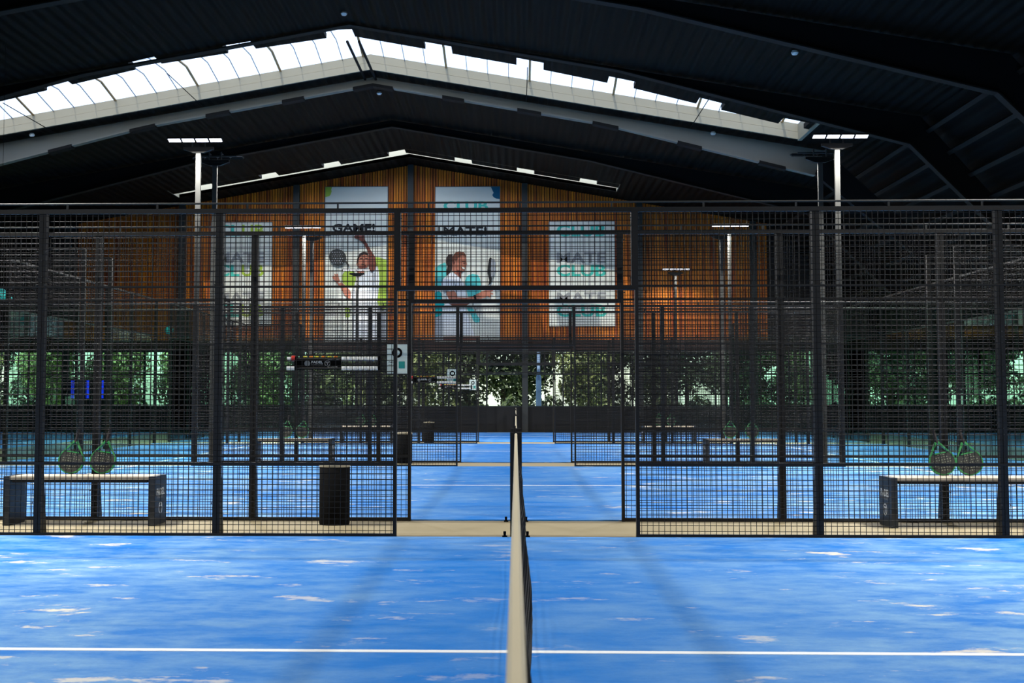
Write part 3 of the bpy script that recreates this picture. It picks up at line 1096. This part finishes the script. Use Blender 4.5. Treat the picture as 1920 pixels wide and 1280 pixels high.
# ------------------------------------------------------------------ court lamps
def make_lamp():
    t = thing('court_lamp', '', 'floodlight', (0, 0, 0))
    MB().box(-0.045, 0.045, -0.03, 0.03, 0, 5.9).build('pole', M_pole, t)
    MB().box(-0.28, 0.28, -0.04, 0.04, 5.86, 5.91).prism([(-0.1, 5.8), (0.1, 5.8), (0.28, 5.87), (-0.28, 5.87)], -0.035, 0.035).build('crossbar', M_black, t)
    R = Matrix.Translation((0, -0.26, 5.985)) @ Matrix.Rotation(math.radians(-20), 4, 'X')
    MB().box(-0.4, 0.4, -0.14, -0.1, 6.0, 6.03).build('support_bar', M_pole, t)
    for x in (-0.12, 0.12):
        MB().box(x - 0.012, x + 0.012, -0.14, 0.02, 6.03, 6.055).build('arm', M_pole, t)
    for k in range(4):
        x = (k - 1.5) * 0.255
        hb = MB().box(x - 0.12, x + 0.12, -0.065, 0.065, 0.0, 0.03).box(x - 0.1, x + 0.1, -0.045, 0.045, 0.03, 0.045)
        o = hb.build('lamp_module', M_black, t)
        o.data.transform(R)
        d = MB().box(x - 0.11, x + 0.11, -0.055, 0.055, -0.0015, 0.001)
        d = d.build('diffuser', M_led, o)
        d.data.transform(R)
    MB().box(-0.13, -0.11, -0.02, 0.02, 5.9, 6.07).box(0.11, 0.13, -0.02, 0.02, 5.9, 6.07).build('bracket', M_pole, t)
    ld = bpy.data.lights.new('lamp_light', 'AREA')
    ld.shape = 'RECTANGLE'
    ld.size = 0.215
    ld.size_y = 0.1
    ld.energy = LAMP_W
    ld.color = (1.0, 0.985, 0.95)
    ld.spread = math.radians(150)
    for k in range(4):
        lo = bpy.data.objects.new('lamp_light', ld)
        C.objects.link(lo)
        lo.matrix_world = R @ Matrix.Translation(((k - 1.5) * 0.255, 0, -0.008))
        lo.parent = t
    return t


lamp = make_lamp()
first = True
for i, y in enumerate([1.0] + YF):
    face = -1 if i % 2 == 1 else 1                 # which way the lamp looks (towards its own court)
    yy = y + (-0.12 if face > 0 else 0.12)
    for s in (-1, 1):
        where = ['near side of the nearest', 'far side of the nearest', 'near side of the second', 'far side of the second',
                 'near side of the third', 'far side of the third', 'near side of the last', 'far side of the last'][i]
        lab = 'tall floodlight with four lamp modules on the %s court, %s pole' % (where, 'left' if s < 0 else 'right')
        rz = 0 if face < 0 else math.pi
        if first:
            lamp.location = (s * 5.9, yy, 0); lamp.rotation_euler = (0, 0, rz); lamp['label'] = lab
            first = False
        else:
            q = copy_tree(lamp, (s * 5.9, yy, 0), lab, rz)
            k_ = {6: 1.2, 7: 0.22}.get(i)      # the last pair, right before the end wall, burns low
            if k_:
                for ch in children(q):
                    if ch.type == 'LIGHT':
                        ch.data = ch.data.copy()
                        ch.data.energy = LAMP_W * k_
near = bpy.data.lights['lamp_light'].copy()
near.energy = LAMP_W * 0.85                        # the near pair burns low
for o in [o for o in C.objects if o.name.startswith('lamp_light') and o.parent.location.y < 2]:
    o.data = near

# ------------------------------------------------------------------ benches
def make_bench(side):
    t = thing('bench', '', 'bench', (0, 0, 0))
    L = 1.36
    MB().box(-L / 2, L / 2, -0.2, 0.2, 0.445, 0.475).build('seat', M_seat, t)
    MB().box(-L / 2 + .02, L / 2 - .02, -0.19, 0.19, 0.415, 0.445).build('seat_frame', M_black, t)
    for s in (-1, 1):
        x = s * (L / 2 + 0.03)
        leg = MB().prism([(x - 0.03, 0), (x + 0.03, 0), (x + 0.03, 0.475), (x - 0.03, 0.475)], -0.2, 0.2).build('leg', M_navy, t)
        for q in (-1, 1):
            # both faces of each leg carry the print; text plane faces +-X
            base = Matrix.Translation((x + q * 0.0325, 0, 0)) @ Matrix.Rotation(q * math.pi / 2, 4, 'Z') @ Matrix.Rotation(math.pi / 2, 4, 'X')
            if q != s: continue
            text('lettering', 'PADEL', 1, M_white, base @ Matrix.Translation((0, 0.285, 0)), leg, width=0.27, height=0.07, bold=0.02)
            text('lettering', 'PADEL', 1, M_gtxt, base @ Matrix.Translation((0, 0.255, 0)), leg, width=0.2, height=0.022)
            ring = MB()
            n = 20
            for k in range(n):
                a, b = 2 * math.pi * k / n, 2 * math.pi * (k + 1) / n
                P = lambda r, u: base @ Vector((r * math.cos(u), 0.16 + r * math.sin(u), 0))
                ring.face([P(0.06, a), P(0.06, b), P(0.047, b), P(0.047, a)])
            P = lambda u, v: base @ Vector((u, 0.16 + v, 0))
            ring.face([P(-.035, .015), P(.035, .015), P(.035, .028), P(-.035, .028)])
            ring.face([P(-.008, -.035), P(.008, -.035), P(.008, .02), P(-.008, .02)])
            ring.build('emblem', M_white, leg)
    return t


def make_racket():
    t = thing('padel_racket', '', 'racket', (0, 0, 0))
    th = 0.019
    # outline in xz: bottom of the head at z=0
    head = []
    n = 28
    for k in range(n + 1):
        a = math.radians(-225 + 270 * k / n)          # from upper left round the bottom to upper right
        head.append((0.128 * math.cos(a), 0.13 + 0.13 * math.sin(a)))
    rim_out = [(-0.018, 0.335)] + [(x, z) for x, z in head] + [(0.018, 0.335)]
    inner = []
    for k in range(n + 1):
        a = math.radians(-222 + 264 * k / n)
        inner.append((0.118 * math.cos(a), 0.13 + 0.12 * math.sin(a)))
    mb = MB()
    fout = rim_out
    fin = [(-0.006, 0.318)] + inner + [(0.006, 0.318)]
    for i in range(len(fout) - 1):
        a, b, c, d = fout[i], fout[i + 1], fin[i + 1], fin[i]
        for y, flip in ((-th, False), (th, True)):
            q = [(a[0], y, a[1]), (b[0], y, b[1]), (c[0], y, c[1]), (d[0], y, d[1])]
            mb.face(q[::-1] if flip else q)
        mb.face([(a[0], -th, a[1]), (a[0], th, a[1]), (b[0], th, b[1]), (b[0], -th, b[1])])
        mb.face([(d[0], -th, d[1]), (c[0], -th, c[1]), (c[0], th, c[1]), (d[0], th, d[1])])
    mb.box(-0.06, 0.06, -th, th, 0.212, 0.224)        # bridge under the open throat
    mb.build('rim', M_green, t)
    MB().prism(inner, -th * 0.85, th * 0.85).build('face', M_face, t)
    d = MB()
    for j in range(7):
        for i in range(7):
            x = (i - 3) * 0.026 + (j % 2) * 0.0
            z = 0.05 + j * 0.025
            if math.hypot(x, z - 0.125) < 0.09:
                d.bar((x, -th * 0.85, z), (x, -th * 0.85 - 0.0015, z), 0.0065, 6)
    d.build('holes', M_hole, t)
    MB().bar((0, 0, 0.315), (0, 0, 0.44), 0.016, 10, r2=0.015).bar((0, 0, 0.44), (0, 0, 0.452), 0.02, 10).build('grip', M_grip, t)
    return t


def make_bin():
    t = thing('litter_bin', '', 'bin', (0, 0, 0))
    MB().lathe([(0, 0), (0.145, 0), (0.15, 0.02), (0.15, 0.56), (0.135, 0.56), (0.13, 0.05), (0, 0.05)], 28).build('body', M_bin, t, True)
    MB().lathe([(0.15, 0.56), (0.155, 0.575), (0.152, 0.59), (0.12, 0.595), (0.12, 0.57), (0.135, 0.56)], 28).build('rim', M_lid, t, True)
    return t


bench, racket, bin_ = make_bench(1), make_racket(), make_bin()
mid = ['near', 'second', 'third']
usedb = usedr = usedn = False
lean = math.radians(-11)
for i, yb in enumerate((12.5, 24.0, 35.5)):
    by = yb - 0.38
    for s in (-1, 1):
        bx = -4.235 if s < 0 else 4.31
        side = 'left' if s < 0 else 'right'
        lab = ['pale topped bench with dark printed ends on the near walkway, %s of the net',
               'pale topped bench on the second walkway, %s of the net', 'pale topped bench on the third, farthest walkway, %s of the net'][i] % side
        if not usedb:
            b = bench; b.location = (bx, by, 0); b['label'] = lab; usedb = True
        else:
            b = copy_tree(bench, (bx, by, 0), lab)
        if s < 0:
            xsr = ((-4.45, 0.16), (-4.13, 0.14))
        else:
            xsr = (((4.19, -0.2), (4.455, -0.22)), ((4.08, 0.05), (4.49, 0.05)), ((4.06, 0.03), (4.4, 0.03)))[i]
        for j, (rx, tilt) in enumerate(xsr):
            lab = 'green rimmed racket on the %s %s bench, %s one of the pair' % (['near', 'middle', 'farthest'][i], side, 'left' if j == 0 else 'right')
            if not usedr:
                r = racket; r['label'] = lab; usedr = True
            else:
                r = copy_tree(racket, None, lab)
            r.location = (rx, by + 0.2 - 0.02, 0.484)
            r.rotation_euler = (lean, tilt, 0.0)
            # rest the lower rim on the seat
            r.location.y = by + 0.1
    nx = (-1.78, -2.13, -2.47)[i]
    lab = 'black round litter bin on the %s walkway' % ['near', 'second', 'farthest'][i]
    if not usedn:
        bn = bin_; bn.location = (nx, yb - 0.35, 0); bn['label'] = lab; usedn = True
    else:
        copy_tree(bin_, (nx, yb - 0.35, 0), lab)

# ------------------------------------------------------------------ scoreboards and notice plates (hang on the fences)
def make_score():
    t = thing('scoreboard', '', 'scoreboard', (0, 0, 0))
    MB().box(-0.38, 0.08, -0.012, 0.0, -0.062, 0.062).build('plate', M_bin, t)
    for z in (0.048, -0.048):
        MB().bar((-0.47, -0.03, z), (0.48, -0.03, z), 0.008, 8).build('rod', M_pole, t)
    MB().box(0.46, 0.48, -0.05, 0.0, -0.07, 0.07).build('end_bracket', M_bin, t)
    MB().box(-0.39, -0.37, -0.05, 0.0, -0.07, 0.07).build('end_bracket', M_bin, t)
    for k in range(7):
        for z in (0.046, -0.048):
            x = 0.085 + k * 0.053
            MB().bar((x, -0.03, z), (x + 0.05, -0.03, z), 0.0215, 12).build('bead', M_white, t, True)
    MB().bar((-0.465, -0.03, 0.046), (-0.42, -0.03, 0.046), 0.02, 12).build('bead', M_white, t)
    o = MB().bar((-0.42, -0.03, 0.05), (-0.385, -0.03, 0.05), 0.029, 12).build('bead', M_red, t); o['label'] = 'red bead'
    MB().bar((-0.47, -0.03, -0.048), (-0.39, -0.03, -0.048), 0.021, 12).build('bead', M_white, t)
    for k in range(6):
        x = -0.31 + k * 0.062
        o = MB().bar((x, 0.012, 0.062), (x + 0.038, 0.012, 0.062), 0.013, 10).build('bead', M_yellow if k % 2 == 0 else M_orange, t)
        o['label'] = 'yellow bead' if k % 2 == 0 else 'orange bead'
    text('lettering', 'PADEL', 1, M_white, face_cam(-0.165, -0.0135, 0.0), t, width=0.115, height=0.026, bold=0.02)
    text('lettering', 'PADELCLUB', 1, M_gtxt, face_cam(-0.165, -0.0135, -0.017), t, width=0.115, height=0.01)
    text('lettering', 'Team 1 / Them', 1, M_white, face_cam(0.0, -0.0135, 0.036), t, width=0.12, height=0.014)
    text('lettering', 'Team 2 / US', 1, M_white, face_cam(-0.01, -0.0135, -0.044), t, width=0.1, height=0.014)
    for cx, solid in ((-0.265, True), (-0.06, False)):
        e = MB()
        n = 20
        for k in range(n):
            a, b = 2 * math.pi * k / n, 2 * math.pi * (k + 1) / n
            ri = 0.0 if solid else 0.023
            e.face([(cx + 0.03 * math.cos(a), -0.0135, 0.03 * math.sin(a)), (cx + 0.03 * math.cos(b), -0.0135, 0.03 * math.sin(b)),
                    (cx + ri * math.cos(b), -0.0135, ri * math.sin(b)), (cx + ri * math.cos(a), -0.0135, ri * math.sin(a))])
        if not solid:
            e.face([(cx - .016, -.0135, .004), (cx + .016, -.0135, .004), (cx + .016, -.0135, .012), (cx - .016, -.0135, .012)])
            e.face([(cx - .004, -.0135, -.018), (cx + .004, -.0135, -.018), (cx + .004, -.0135, .006), (cx - .004, -.0135, .006)])
        e.build('emblem', M_gtxt, t)
    return t


def make_sign(solid=True):
    t = thing('notice_plate', '', 'sign', (0, 0, 0))
    MB().box(-0.102, 0.102, -0.006, 0, 0, 0.296).build('plate', mat('pale notice plate', (205, 222, 215), 0.5), t)
    e = MB()
    n = 24
    for k in range(n):
        a, b = 2 * math.pi * k / n, 2 * math.pi * (k + 1) / n
        e.face([(0.052 * math.cos(a), -0.0075, 0.21 + 0.052 * math.sin(a)), (0.052 * math.cos(b), -0.0075, 0.21 + 0.052 * math.sin(b)),
                (0.028 * math.cos(b), -0.0075, 0.21 + 0.028 * math.sin(b)), (0.028 * math.cos(a), -0.0075, 0.21 + 0.028 * math.sin(a))])
    e.build('emblem', M_bin, t)
    MB().box(0.016, 0.078, -0.0078, -0.006, 0.052, 0.122).build('teal_square', mat('teal plate print', (20, 140, 132), 0.6), t)
    text('lettering', 'PADEL', 1, M_ktxt, face_cam(-0.045, -0.0075, 0.105), t, width=0.08, height=0.018, bold=0.02)
    text('lettering', 'MATE CLUB', 1, M_ktxt, face_cam(-0.045, -0.0075, 0.082), t, width=0.08, height=0.013)
    return t


sc, sg = make_score(), make_sign()
for i, (Y, sx_, sz, nx, nz) in enumerate(((12.5, wp(625, 681, 12.45).x, wp(625, 681, 12.45).z, -1.2, wp(743, 700, 12.45).z),
                                         (24.0, wp(811, 712, 23.9).x, wp(811, 712, 23.9).z, wp(848, 706, 23.9).x, wp(848, 720, 23.9).z),
                                         (35.5, wp(853, 725, 35.4).x, wp(853, 725, 35.4).z, wp(886.5, 720, 35.4).x, wp(886, 731, 35.4).z))):
    n_ = ['near', 'middle', 'farthest'][i]
    a = 'black sliding bead scoreboard with white beads on the %s fence left of the gate' % n_
    b = 'white notice plate with black ring and teal square, %s one beside the gate' % n_
    o = sc if i == 0 else copy_tree(sc, None, a)
    o['label'] = a
    o.location = (sx_, Y - 0.035, sz)
    o = sg if i == 0 else copy_tree(sg, None, b)
    o['label'] = b
    o.location = (nx, Y - 0.035, nz)

# ------------------------------------------------------------------ left lounge: hanging teal cloud and ball, drinks fridges
cl = MB()
def sphere(mb, c, r, n=16, m_=10, zmin=-9):
    prof = []
    i = len(mb.v)
    for a in range(m_ + 1):
        th = math.pi * a / m_
        for k in range(n):
            ph = 2 * math.pi * k / n
            mb.v.append((c[0] + r * math.sin(th) * math.cos(ph), c[1] + r * math.sin(th) * math.sin(ph), max(zmin, c[2] + r * math.cos(th))))
    for a in range(m_):
        for k in range(n):
            mb.f.append([i + a * n + k, i + (a + 1) * n + k, i + (a + 1) * n + (k + 1) % n, i + a * n + (k + 1) % n])
            mb.m.append(0)
p = wp(0, 563, 26)
t = thing('cloud_ornament', 'turquoise cloud shaped ornament hanging at the left edge', 'ornament', (p.x, 26, p.z))
sphere(cl, (-0.02, 0, 0.08), 0.19, zmin=0); sphere(cl, (0.15, 0, 0.03), 0.11, zmin=0); sphere(cl, (-0.25, 0, 0.04), 0.14, zmin=0)
cl.build('cloud', M_teal, t, True)
MB().bar((0, 0, 0.2), (0, 0, roofz(p.x) - p.z), 0.004, 5).build('cord', M_bin, t)
p = wp(317, 619, 40)
t = thing('ball_ornament', 'small turquoise ball hanging left of the third lamp pole', 'ornament', (p.x, 40, p.z))
bl = MB(); sphere(bl, (0, 0, 0), 0.14); bl.build('ball', M_teal, t, True)
MB().bar((0, 0, 0.12), (0, 0, roofz(p.x) - p.z), 0.004, 5).build('cord', M_bin, t)
M_blue = mat('blue fridge light', (30, 50, 220), 0.5, emit=(30, 60, 255), estr=1.6)
for px, lab in ((135, 'left one'), (163, 'middle one'), (191, 'right one')):
    p = wp(px, 745, 44.6)
    t = thing('drinks_fridge', 'dark drinks fridge with a blue lit edge by the end wall, ' + lab + ' of three', 'fridge', (p.x, 44.9, 0.013))
    MB().box(-0.27, 0.27, -0.25, 0.3, 0, 1.95).build('cabinet', M_base, t)
    MB().box(-0.05, 0.05, -0.27, -0.25, 1.25, 1.9).build('blue_light', M_blue, t)
    MB().box(0.2, 0.22, -0.29, -0.25, 0.9, 1.4).build('handle', M_pole, t)

# ------------------------------------------------------------------ outside: street lamp post, trees
p = wp(1010, 760, 50)
t = thing('street_lamp', 'pale blue grey lamp post outside behind the windows right of the net', 'street lamp', (p.x, 50, -0.05))
M_slamp = mat('pale post', (150, 172, 215), 0.4)
MB().lathe([(0.11, 0), (0.11, 2.15), (0.065, 2.3), (0.06, 7.0), (0, 7.0)], 20).build('pole', M_slamp, t, True)
MB().box(-0.12, 0.12, -0.9, 0.1, 7.0, 7.12).build('lamp_head', M_slamp, t)

M_leafs = []
def leaf_mat(name, a, b):
    m = bpy.data.materials.new(name)
    m.use_nodes = True
    N, L = m.node_tree.nodes, m.node_tree.links
    bs = N['Principled BSDF']
    bs.inputs['Roughness'].default_value = 0.5
    gi = N.new('ShaderNodeNewGeometry')
    n = N.new('ShaderNodeTexNoise'); n.inputs['Scale'].default_value = 9
    r = N.new('ShaderNodeValToRGB')
    r.color_ramp.elements[0].position = 0.35; r.color_ramp.elements[0].color = srgb(*a)
    r.color_ramp.elements[1].position = 0.65; r.color_ramp.elements[1].color = srgb(*b)
    L.new(gi.outputs['Position'], n.inputs['Vector'])
    L.new(n.outputs[0], r.inputs[0])
    L.new(r.outputs[0], bs.inputs['Base Color'])
    return m


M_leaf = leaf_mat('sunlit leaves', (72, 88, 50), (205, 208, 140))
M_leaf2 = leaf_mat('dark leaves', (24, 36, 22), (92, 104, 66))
M_bark = mat('bark', (84, 72, 58), 0.9)


def make_tree(seed, m, h=6.0, wd=0.9, low=0.1, n=6500):
    rnd = random.Random(seed)
    t = thing('leafy_tree', '', 'tree', (0, 0, 0))
    MB().bar((0, 0, 0), (0.1, 0, h * 0.5), 0.13, 8, r2=0.07).bar((0.1, 0, h * 0.5), (0.3, 0.1, h * 0.8), 0.07, 8, r2=0.03).build('trunk', M_bark, t)
    blobs = [(rnd.uniform(-wd, wd) * 0.75, rnd.uniform(-.8, .8), rnd.uniform(low, h), rnd.uniform(0.5, 0.95)) for _ in range(22)]
    mb = MB()
    for _ in range(n):
        bx_, by_, bz_, br = rnd.choice(blobs)
        u, v = rnd.uniform(-1, 1), rnd.uniform(0, 2 * math.pi)
        q = math.sqrt(1 - u * u)
        rr = br * rnd.uniform(0.75, 1.05)
        c = Vector((bx_ + rr * q * math.cos(v), by_ + rr * q * math.sin(v), max(0.05, bz_ + rr * u)))
        nrm = Vector((q * math.cos(v) + rnd.uniform(-.8, .8), q * math.sin(v) + rnd.uniform(-.8, .8), u + rnd.uniform(-.8, .8))).normalized()
        a = nrm.orthogonal().normalized()
        b = nrm.cross(a)
        th = rnd.uniform(0, math.pi)
        a, b = a * math.cos(th) + b * math.sin(th), b * math.cos(th) - a * math.sin(th)
        s_ = rnd.uniform(0.07, 0.15)
        mb.face([c - a * s_, c + b * s_ * 0.5, c + a * s_, c - b * s_ * 0.5])
    mb.build('foliage', m, t)
    return t


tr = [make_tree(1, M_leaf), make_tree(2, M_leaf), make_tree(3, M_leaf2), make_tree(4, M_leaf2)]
used = [False] * 4
rnd = random.Random(5)
k = 0
for row, (y, lab, grp, dx, x_) in enumerate(((52.8, 'leafy green tree growing just outside, seen through the window band', 'trees outside the end wall', 3.3, -27.0),
                                         (56.6, 'leafy tree growing in the second row outside the window band', 'trees of the second row outside', 3.3, -28.6),
                                         (60.4, 'leafy tree growing in the third row outside the window band', 'trees of the third row outside', 3.3, -29.4))):
    x = x_
    while x < 27:
        if row == 0:
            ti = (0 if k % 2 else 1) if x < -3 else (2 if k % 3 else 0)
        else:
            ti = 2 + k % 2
        loc_ = (x + rnd.uniform(-.1, .1), y, -0.05)
        if not used[ti]:
            o = tr[ti]; used[ti] = True; o.location = loc_
        else:
            o = copy_tree(tr[ti], loc_, None, rnd.uniform(-0.5, 0.5))
        o['label'] = lab
        o['group'] = grp
        x += dx
        k += 1
for i, u in enumerate(used):
    if not u:
        for c in children(tr[i]):
            bpy.data.objects.remove(c)
        bpy.data.objects.remove(tr[i])
